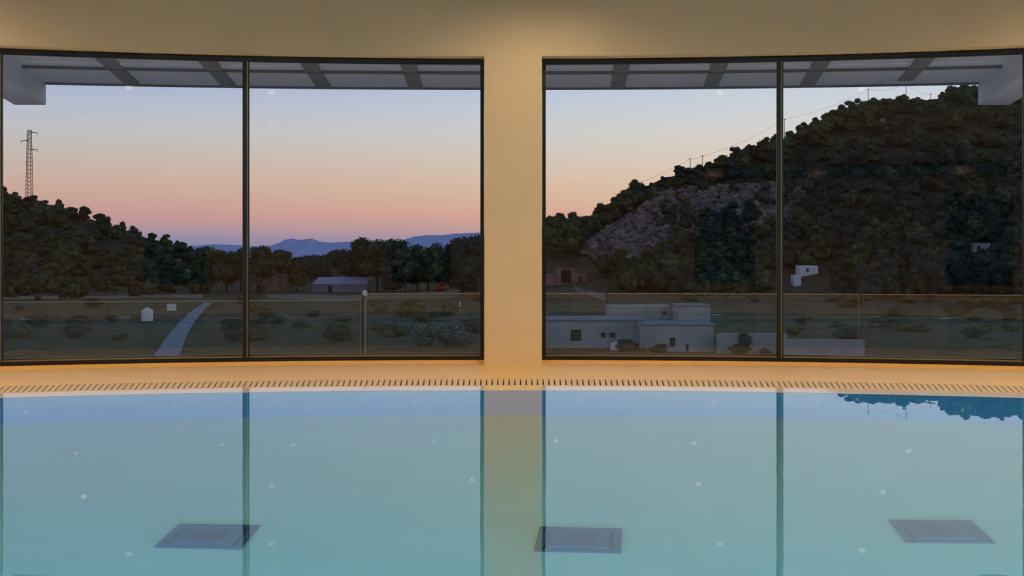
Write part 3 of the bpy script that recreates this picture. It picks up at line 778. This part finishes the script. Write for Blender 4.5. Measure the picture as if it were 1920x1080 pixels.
# right hill slope
def in_cliff(px, py):
    return (1095 < px < 1238 and 375 < py < 495) or (1225 < px < 1500 and 345 < py < 405) or (1385 < px < 1500 and 345 < py < 440)
def in_clear(px, py):
    return (1440 < px < 1560 and 505 < py < 565) or (1800 < px < 1870 and 455 < py < 490)
for py0 in (190, 220, 250, 280, 310, 338, 364, 390, 414, 436, 458, 478, 496, 514, 532, 546, 554):
    px = 1028 + R_.uniform(0, 20)
    while px < 1960:
        step = (33 if py0 > 380 else 36); py = py0 + R_.uniform(-9, 9)
        if py > itp(SKY_R, px) + 12 and (not in_cliff(px, py) or (px > 1240 and R_.random() < .45)) and not in_clear(px, py) and not (px < 1110 and 490 < py) and not (px < 1150 and py > 530):
            g_ = ground(px, py, 150, 520); h = R_.uniform(4.2, 7.0)
            if px < 1240 and py > 370:
                key = R_.choice(('wood_a', 'wood_b', 'pine_a', 'wood_d')); lb = 'green-brown pine on the slope left of and below the cliff'; gp = 'trees on the right hill'
            elif px < 1460:
                key = R_.choice(('wood_c', 'wood_d', 'wood_a', 'wood_c')); lb = 'dark pine on the wooded slope below and above the cliff, left of the right mullion'; gp = 'trees on the right hill'
            elif py < 300:
                key = R_.choice(('wood_a', 'wood_d', 'wood_b', 'pine_b')); lb = 'olive pine on the upper slope of the right hill'; gp = 'trees on the right hill'
            else:
                key = R_.choice(('wood_c', 'wood_c', 'tall_a', 'wood_d')); lb = 'very dark tree on the lower slope right of the right mullion'; gp = 'trees on the right hill'
            lb = KIND[key] + ', right hill ' + HT[0 if py0 < 300 else 1 if py0 < 400 else 2 if py0 < 500 else 3] + ', ' + zone(px, *RC)
            plant(key, (g_.x, g_.y, g_.z - .4), h, 'hill_tree', lb, group=gp, wide=1.2)
        px += step * R_.uniform(.75, 1.35)
# scrub on the valley floor
for i in range(120):
    px = R_.choice((R_.uniform(0, 900), R_.uniform(1030, 1920))); py = R_.uniform(556, 640)
    if 235 < px < 420 or (1030 < px < 1470 and py > 568) or (565 < px < 880 and py < 566): continue
    g_ = ground(px, py, 60, 420); h = R_.uniform(.8, 2.0)
    plant(R_.choice(('shrub_a', 'shrub_b', 'shrub_c')), (g_.x, g_.y, g_.z - .1), h, 'shrub', 'low scrub bush in the field, ' + zone(px, [150, 290, 470, 690, 905, 1300, 1462, 1620, 9999], ['at far left', 'left of the tank', 'right of the track', 'right of the left mullion', 'right of the steel post', 'near the gatehouse', 'near the outbuildings', 'right of the right mullion', 'at far right']) + (', farther back' if py < 590 else ', close to the rail'), 'bush', 'scrub bushes in the field', wide=1.7)

# oleanders with pale blossom
def oleander(px, pb_, w_, h_, label, seed):
    g_ = ground(px, pb_, 60, 300); e = empty('oleander_bush', g_); rn = random.Random(seed)
    mb = MB(); fl_ = MB()
    k = g_.y / F; W2 = w_ * k / 2; H2 = h_ * k
    for i in range(9):
        x = rn.uniform(-W2 * .8, W2 * .8); z = rn.uniform(.25, .8) * H2 * (1 - .35 * abs(x) / W2)
        c = (x, rn.uniform(-.6, .6), z); r = rn.uniform(.5, .9) * H2 * .4
        mb.blob(c, r, r, r * .9, seed + i, .2, 2); leaf_cloud(mb, rn, c, r * 1.1, r * 1.1, r, 160, .16)
        leaf_cloud(fl_, rn, c, r * 1.22, r * 1.22, r * 1.12, 110, .065, .8)
    mb.build('foliage', M['oleander'], e); fl_.build('blossom', M['flower'], e)
    st_ = MB(); [st_.bar((rn.uniform(-.3, .3), 0, 0), (rn.uniform(-W2 * .6, W2 * .6), 0, H2 * .5), .04, 5, .02) for _ in range(5)]; st_.build('stem', M['bark'], e)
    tag(e, label, 'bush')
oleander(758, 628, 52, 26, 'smaller pale-flowered oleander bush right of the railing post', 3)
oleander(838, 652, 112, 48, 'large pale-flowered oleander bush by the lower right corner of left window', 8)

# rock cliff
def cliff_top(u): return itp([(1078, 478), (1100, 452), (1130, 430), (1165, 405), (1200, 385), (1220, 362), (1245, 347), (1320, 346), (1400, 344), (1450, 340), (1500, 352), (1520, 380)], u)
def cliff_bot(u): return itp([(1078, 486), (1120, 494), (1180, 496), (1240, 498), (1300, 440), (1360, 420), (1400, 440), (1440, 452), (1500, 440), (1520, 400)], u)
vs = []; fs = []; nu_, nv = 120, 46
for j in range(nv):
    for i in range(nu_):
        u = 1078 + (1520 - 1078) * i / (nu_ - 1); a, b_ = cliff_top(u), cliff_bot(u); py = a + (b_ - a) * j / (nv - 1)
        g_ = ground(u, py, 180, 470)
        ed = min(1, min(i, nu_ - 1 - i) / 6, min(j, nv - 1 - j) / 4)
        nzv = mn.fractal(Vector((g_.x * .3, g_.z * .3, g_.y * .1)), .9, 2.1, 6)
        rg = 1 - abs(mn.noise(Vector((g_.x * .5 + g_.z * .2, g_.z * .3 + 4, 2)))) * 2
        off = -1.0 + ed * (2.0 + 2.2 * nzv + 1.3 * rg)
        vs.append((g_.x, g_.y - off * .9, g_.z + off * .35))
for j in range(nv - 1):
    for i in range(nu_ - 1):
        a = j * nu_ + i; fs.append((a, a + nu_, a + nu_ + 1, a + 1))
M['rock'] = mat('cliff_rock', (66, 54, 44), 0.95, (158, 138, 120), 0.5, detail=9, bump=1.0, bscale=1.2, lo=.38, hi=.66)
b = MB(); b.add(vs, fs); b.cur = 0
ck = b.build('rock_cliff', M['rock']); tag(ck, 'bare grey-pink rock cliff on the right hillside left of the mullion', 'cliff')

# ---------------------------------------------------------------- buildings and things in the valley
def bldg(px0, px1, pb_, pt, depth, name, label, wall='render', roof=None, openings=(), cat='building', flat=True, pitch=.35, group=None, Y=None, yaw=0.0):
    g_ = ground(.5 * (px0 + px1), pb_, 60, 520)
    if Y: g_ = Vector(((.5 * (px0 + px1) - 960) / F * Y, Y, EYE - (pb_ - HY) / F * Y))
    k = g_.y / F; w_ = (px1 - px0) * k; h_ = (pb_ - pt) * k
    e = empty(name, g_, yaw); tag(e, label, cat, group)
    b = MB(); b.box(-w_ / 2, w_ / 2, 0, depth, -1.5, h_); b.build('walls', M[wall], e)
    if roof:
        b = MB(); o_ = .15
        if flat: b.box(-w_ / 2 - o_, w_ / 2 + o_, -o_, depth + o_, h_, h_ + pitch)
        else:
            b.hexa([(-w_ / 2 - o_, -o_, h_), (w_ / 2 + o_, -o_, h_), (w_ / 2 + o_, depth + o_, h_ + pitch), (-w_ / 2 - o_ + .6, depth + o_, h_ + pitch),
                    (-w_ / 2 - o_, -o_, h_ + .08), (w_ / 2 + o_, -o_, h_ + .08), (w_ / 2 + o_, depth + o_, h_ + pitch + .08), (-w_ / 2 - o_ + .6, depth + o_, h_ + pitch + .08)])
        b.build('roof', M[roof], e)
    for (nm, a0, a1, b0, b1) in openings:     # px offsets from left, height fractions in px above base
        b = MB(); b.box(-w_ / 2 + a0 * k, -w_ / 2 + a1 * k, -.04, .02, b0 * k, b1 * k); b.build(nm, M['darkopen'], e)
    return e
# long shed
bldg(586, 687, 548, 533, 5, 'farm_shed', 'long low grey shed with pale sheet roof in the valley, left window', 'shedwall', 'shedroof',
     [('doorway', 29, 37, 0, 12)], flat=False, pitch=1.25)
bldg(583, 642, 528, 512, 6, 'farmhouse', 'brown tile-roofed farmhouse peeping out behind the long shed', 'pinkwall', 'rooftile', [('window', 10, 15, 5, 10)], flat=False, pitch=1.0, Y=330)
bldg(468, 537, 548, 516, 8, 'stone_ruin', 'low stone farm ruin behind the bare-trunked pine, right of the left mullion', 'stone', None, [('doorway', 14, 20, 0, 14)], cat='ruin')
# gatehouse on right slope
e = bldg(1043, 1078, 534, 504, 4, 'gatehouse', 'small pinkish house with big dark gateway on the slope beside the pillar', 'pinkwall', 'rooftile', [('gateway', 9, 28, 2, 26)], pitch=.2)
k = e.location.y / F
b = MB(); b.box(-4.5, -17 * k, .3, 3.8, -1.5, 18 * k); b.build('side_wing', M['pinkwall'], e)
b = MB(); b.box(17.5 * k, 40 * k, .3, 3.8, -1.5, 19 * k); wq = b.build('annex', M['pinkwall'], e)
b = MB(); b.box(26 * k, 30 * k, .24, .32, 0, 14 * k); b.build('door', M['darkopen'], wq)
# white walled farm complex at lower right
bldg(990, 1202, 654, 603, 7, 'farm_building', 'long pale flat-roofed farm building with dark doorway, right of the pillar', 'render', 'render2',
     [('doorway', 80, 100, 14, 35), ('window', 137, 146, 20, 29), ('window', 153, 164, 20, 29)], pitch=.1)
bldg(1200, 1337, 660, 610, 6, 'farm_building', 'pale blank-walled farm building with two narrow openings, beside the blue-lit wall end', 'render', 'render2',
     [('doorway', 56, 66, 10, 27), ('doorway', 86, 91, 2, 14)], pitch=.1, yaw=-.06)
bldg(1345, 1475, 664, 626, .5, 'boundary_wall', 'pale boundary wall running from the farm buildings to the right mullion', 'render', None, cat='wall', yaw=-.05)
bldg(1470, 1620, 672, 638, .5, 'boundary_wall', 'pale boundary wall right of the right mullion', 'render', None, cat='wall', yaw=-.07)
bldg(1142, 1258, 604, 575, 5, 'outbuilding', 'wide pale outbuilding with low wall behind the farm buildings', 'render', None, [('window', 101, 106, 14, 20)], group=None)
bldg(1272, 1332, 608, 574, 6, 'outbuilding', 'narrow pale box-like outbuilding, right of the wide one', 'render', 'render2', pitch=.08)
def front_bush(px, pb_, pt, key, lb, wide=1.5):
    g_ = ground(px, pb_, 50, 300); plant(key, (g_.x, g_.y, g_.z - .05), (pb_ - pt) / F * g_.y, 'shrub', lb, 'bush', None, wide=wide)
front_bush(1235, 664, 642, 'shrub_b', 'round brown bush in front of the two-doored farm building')
front_bush(1208, 667, 650, 'shrub_a', 'low olive bush at the step between both farm buildings')
front_bush(1397, 664, 622, 'tall_a', 'slender dark cypress-like bush before the boundary wall, left of the mullion', 1.3)
front_bush(1385, 666, 644, 'shrub_c', 'small dark bush at the foot of the slender one by the wall')
front_bush(1432, 664, 650, 'shrub_b', 'low bush before the boundary wall next to the mullion')
front_bush(1080, 669, 653, 'shrub_b', 'weedy brown bush below the dark doorway of the farm building')
front_bush(1045, 670, 654, 'shrub_a', 'weedy bush at the left end of the farm building, by the pillar')
front_bush(1130, 668, 656, 'shrub_b', 'low weedy bush below the two small farm windows')
front_bush(1085, 606, 585, 'round_a', 'small dark tree standing behind the roof of the farm building', 1.1)
g_ = ground(1176, 655, 50, 300); e = empty('parked_car', g_ + Vector((0, -1.0, 0)), .1); tag(e, 'dark parked car in front of the long farm building', 'car')
b = MB(); b.hexa([(-1.2, -.5, .2), (1.2, -.5, .2), (1.2, .5, .2), (-1.2, .5, .2), (-1.15, -.48, .62), (1.1, -.48, .55), (1.1, .48, .55), (-1.15, .48, .62)]); b.build('car_body', M['door'], e)
b = MB(); b.hexa([(-.95, -.45, .6), (.5, -.45, .6), (.5, .45, .6), (-.95, .45, .6), (-.7, -.38, .95), (.15, -.38, .95), (.15, .38, .95), (-.7, .38, .95)]); b.build('car_cabin', M['darkopen'], e)
for wx in (-.75, .75):
    for wy in (-.48, .48):
        b = MB(); b.bar((wx, wy - .06, .22), (wx, wy + .06, .22), .22, 14); b.build('wheel', M['tyre'], e)
g_ = ground(1151, 655, 50, 300); b = MB(); b.hexa([(-.4, -.3, 0), (.4, -.3, 0), (.4, .3, 0), (-.4, .3, 0), (-.3, -.22, .62), (.25, -.22, .72), (.25, .22, .72), (-.3, .22, .62)])
b.lathe([(.06, .62), (.1, .7), (.03, .8)], n=8)
tag(b.build('builders_sack', M['white'], loc=g_ + Vector((0, -1, 0))), 'pale full sack beside the dark parked car', 'sack')
# houses among the trees of right slope
bldg(1500, 1534, 518, 500, 4, 'house', 'small bright white house among dark trees right of the mullion', 'white', None, [('window', 12, 16, 7, 13)])
bldg(1489, 1502, 538, 517, 3, 'house', 'narrow white house just below the small bright one', 'white', None)
bldg(1472, 1500, 482, 470, 4, 'house', 'pale house touching the right mullion, among the trees', 'render2', 'rooftile', pitch=.3)
bldg(1522, 1542, 484, 473, 4, 'house', 'little pale house above the small bright white one', 'render', None)
bldg(1290, 1327, 496, 484, 4, 'house', 'grey house half hidden by trees below the cliff', 'render2', 'rooftile', pitch=.3)
bldg(1825, 1857, 474, 456, 4, 'house', 'lone white house high on the dark slope at far right', 'render', None, [('window', 8, 13, 5, 12)])
# water tank and box
g_ = ground(276, 602, 60, 300); k = g_.y / F; e = empty('water_tank', g_); tag(e, 'white cylindrical water tank with conical lid in the left field', 'tank')
b = MB(); b.lathe([(10.5 * k, -.2), (10.5 * k, 19 * k)], n=24); b.build('tank_body', M['white'], e)
b = MB(); b.lathe([(11 * k, 19 * k), (5 * k, 23 * k), (1.5 * k, 25 * k)], n=24); b.build('tank_lid', M['white'], e)
g_ = ground(320, 583, 60, 300); k = g_.y / F; e = empty('storage_box', g_); tag(e, 'small cream storage box beside the concrete track', 'box')
b = MB(); b.box(-7 * k, 7 * k, 0, 1.0, -.2, 11 * k); b.build('box_body', M['white'], e)
b = MB(); b.box(-7.6 * k, 7.6 * k, -.05, 1.05, 11 * k, 12.2 * k); b.build('box_lid', M['white'], e)
# concrete track
pts = [(296, 692, 340), (290, 668, 336), (309, 640, 347), (326, 618, 356), (343, 600, 368), (356, 588, 378), (372, 576, 388), (384, 569, 399)]
vs = []
for a, py, c in pts:
    for px in (a, c):
        g_ = ground(px, py, 40, 400); vs.append((g_.x, g_.y, g_.z + .12))
low = [(x, y, z - .5) for x, y, z in vs]; n2 = len(vs)
b = MB(); b.add(vs + low, [(2 * i, 2 * i + 1, 2 * i + 3, 2 * i + 2) for i in range(len(pts) - 1)] + [(2 * i, 2 * i + 2, n2 + 2 * i + 2, n2 + 2 * i) for i in range(len(pts) - 1)] + [(2 * i + 1, n2 + 2 * i + 1, n2 + 2 * i + 3, 2 * i + 3) for i in range(len(pts) - 1)])
tag(b.build('concrete_track', M['path']), 'pale concrete track climbing through the left field', 'track')
# dry dirt strips
def strip(pts, name, m, label, cat, th=.08):
    vs = []
    for px, p0_, p1_ in pts:
        for py in (p0_, p1_):
            g_ = ground(px, py, 60, 430); vs.append((g_.x, g_.y, terrain(g_.x, g_.y) + th))
    low = [(x, y, z - .4) for x, y, z in vs]; n2 = len(vs); L_ = len(pts) - 1
    b = MB(); b.add(vs + low, [(2 * i, 2 * i + 2, 2 * i + 3, 2 * i + 1) for i in range(L_)] + [(2 * i + 1, 2 * i + 3, n2 + 2 * i + 3, n2 + 2 * i + 1) for i in range(L_)])
    tag(b.build(name, M[m]), label, cat)
strip([(-60, 557, 562), (60, 556, 561), (180, 556, 560), (300, 554, 558), (380, 552, 560)], 'dirt_verge', 'dirt', 'pale dirt verge along the foot of the left hill', 'dirt verge')
strip([(500, 553, 559), (570, 552, 562), (640, 555, 565), (700, 552, 562), (760, 550, 562), (820, 546, 562), (860, 543, 556)], 'dirt_clearing', 'dirt', 'pale dirt clearing in front of the long shed and red digger', 'clearing')
strip([(1075, 536, 542), (1090, 541, 549), (1112, 548, 557), (1135, 555, 566)], 'dirt_lane', 'dirt', 'pale lane descending from the small gatehouse', 'lane')
# stone terrace wall in left field
vsb = MB()
for a in range(80, 300, 20):
    p = ground(a, 600, 60, 400); q = ground(a + 20, 600, 60, 400)
    vsb.hexa([(p.x, p.y, p.z - .3), (q.x, q.y, q.z - .3), (q.x, q.y + .4, q.z - .3), (p.x, p.y + .4, p.z - .3), (p.x, p.y, p.z + .35), (q.x, q.y, q.z + .35), (q.x, q.y + .4, q.z + .35), (p.x, p.y + .4, p.z + .35)])
tag(vsb.build('field_wall', M['stone']), 'low dry stone wall crossing the left field behind the tank', 'wall')
# red digger
g_ = ground(825, 546, 60, 400); k = g_.y / F; e = empty('digger', g_); tag(e, 'small red digger with raised arm on the clearing, left window', 'digger')
b = MB(); b.box(-.95, .95, -.6, .6, .35, 1.0); b.box(-.9, .0, -.5, .5, 1.0, 1.25); b.build('body', M['redpaint'], e)
b = MB(); b.box(-.1, .85, -.5, .5, 1.0, 1.75); c_ = b.build('cab', M['darkopen'], e)
b = MB(); b.box(-.15, .9, -.55, .55, 1.75, 1.85); b.build('cab_roof', M['redpaint'], c_)
for s in (-1, 1):
    b = MB(); b.box(-1.05, 1.05, s * .55 - .18, s * .55 + .18, -.05, .42); b.build('crawler_track', M['tyre'], e)
b = MB(); b.bar((.9, 0, .8), (2.2, 0, 1.7), .14, 6); b.bar((2.2, 0, 1.7), (3.4, 0, 1.5), .11, 6); b.build('arm', M['redpaint'], e)
b = MB(); b.hexa([(3.2, -.3, 1.1), (3.8, -.3, 1.3), (3.8, .3, 1.3), (3.2, .3, 1.1), (3.3, -.3, 1.6), (3.6, -.3, 1.7), (3.6, .3, 1.7), (3.3, .3, 1.6)]); b.build('bucket', M['tyre'], e)
# marker post
g_ = ground(862, 584, 60, 400); k = g_.y / F; b = MB(); b.lathe([(.14, 0), (.08, 9 * k), (.06, 18 * k)], n=8)
tag(b.build('marker_post', M['white'], loc=g_), 'thin white marker post in the field left of the pillar', 'post')

# lattice pylon on the left hill
Y = 430; X = (55 - 960) / F * Y; zt = EYE + (HY - 244) / F * Y; zb = terrain(X, Y) - .5
e = empty('power_pylon', (X, Y, zb)); tag(e, 'tall steel lattice power pylon on the left hilltop', 'pylon')
H = zt - zb; w0, w1 = .98, .55; b = MB(); sg = 22
cn = ((-1, -1), (1, -1), (1, 1), (-1, 1))
def cw(t_): return w0 + (w1 - w0) * t_
for i in range(sg):
    t0, t1 = i / sg, (i + 1) / sg
    for q in range(4):
        a, c = cn[q], cn[(q + 1) % 4]
        b.bar((a[0] * cw(t0), a[1] * cw(t0), t0 * H), (c[0] * cw(t1), c[1] * cw(t1), t1 * H), .045, 4)
        b.bar((a[0] * cw(t1), a[1] * cw(t1), t1 * H), (c[0] * cw(t1), c[1] * cw(t1), t1 * H), .04, 4)
for a in cn: b.bar((a[0] * w0, a[1] * w0, 0), (a[0] * w1, a[1] * w1, H), .09, 4)
b.build('lattice_tower', M['bark'], e)
for s, py in ((1, 248), (-1, 263), (1, 280)):
    z = EYE + (HY - py) / F * Y - zb
    b = MB(); b.bar((0, .4, z + .3), (s * 2.7, 0, z - .2), .08, 4); b.bar((0, -.4, z - .1), (s * 2.7, 0, z - .2), .08, 4); ar = b.build('cross_arm', M['bark'], e)
    b = MB(); b.bar((s * 2.7, 0, z - .2), (s * 2.75, 0, z - .75), .12, 6); b.build('insulator', M['steel'], ar)
# utility poles on the right ridge
poles = [(1294, 296), (1317, 291), (1471, 222), (1628, 166), (1699, 155), (1745, 175)]
tops = []
for i, (px, py) in enumerate(poles):
    Dr = 340 + (px - 985) * .17; Y = Dr - 2; X = (px - 960) / F * Y; zt = EYE + (HY - py) / F * Y; zb = terrain(X, Y) - .3
    lb = ('leftmost utility pole, beside the lone umbrella pine', 'utility pole second from left on the ridge', 'utility pole just right of the right mullion on the ridge',
          'thin utility pole above the open-crowned ridge pines', 'tallest utility pole with a box, right of the ridge pines', 'rightmost short utility pole before the high tree mass')[i]
    e = empty('utility_pole', (X, Y, zb)); tag(e, lb, 'utility pole', 'utility poles along the right ridge')
    b = MB(); b.bar((0, 0, 0), (0, 0, zt - zb), .13, 6, .09); b.build('pole', M['bark'], e)
    b = MB(); b.bar((-.6, 0, zt - zb - .3), (.6, 0, zt - zb - .3), .06, 4); b.build('cross_arm', M['bark'], e)
    tops.append(Vector((X, Y, zt - .25)))
def cable(a, c, label, sag=.8):
    pts = []
    for i in range(17):
        t_ = i / 16; p = a.lerp(c, t_); p.z -= sag * 4 * t_ * (1 - t_); pts.append(p)
    b = MB(); b.tube(pts, .03, 4); tag(b.build('power_cable', M['steel']), label, 'cable', 'power cables along the right ridge')
lbs = ('short power cable between the two leftmost ridge poles', 'power cable climbing from the second ridge pole to the mullion pole', 'power cable from the mullion pole to the thin ridge pole',
       'power cable between the thin pole and the tallest pole', 'power cable from the tallest pole to the rightmost pole')
for i in range(5): cable(tops[i], tops[i + 1], lbs[i], .3 if i in (0,) else 1.2)
low_ = Vector(((1195 - 960) / F * 375, 375, EYE + (HY - 343) / F * 375))
cable(low_, tops[0], 'lowest power cable, running down from the leftmost ridge pole', .6)
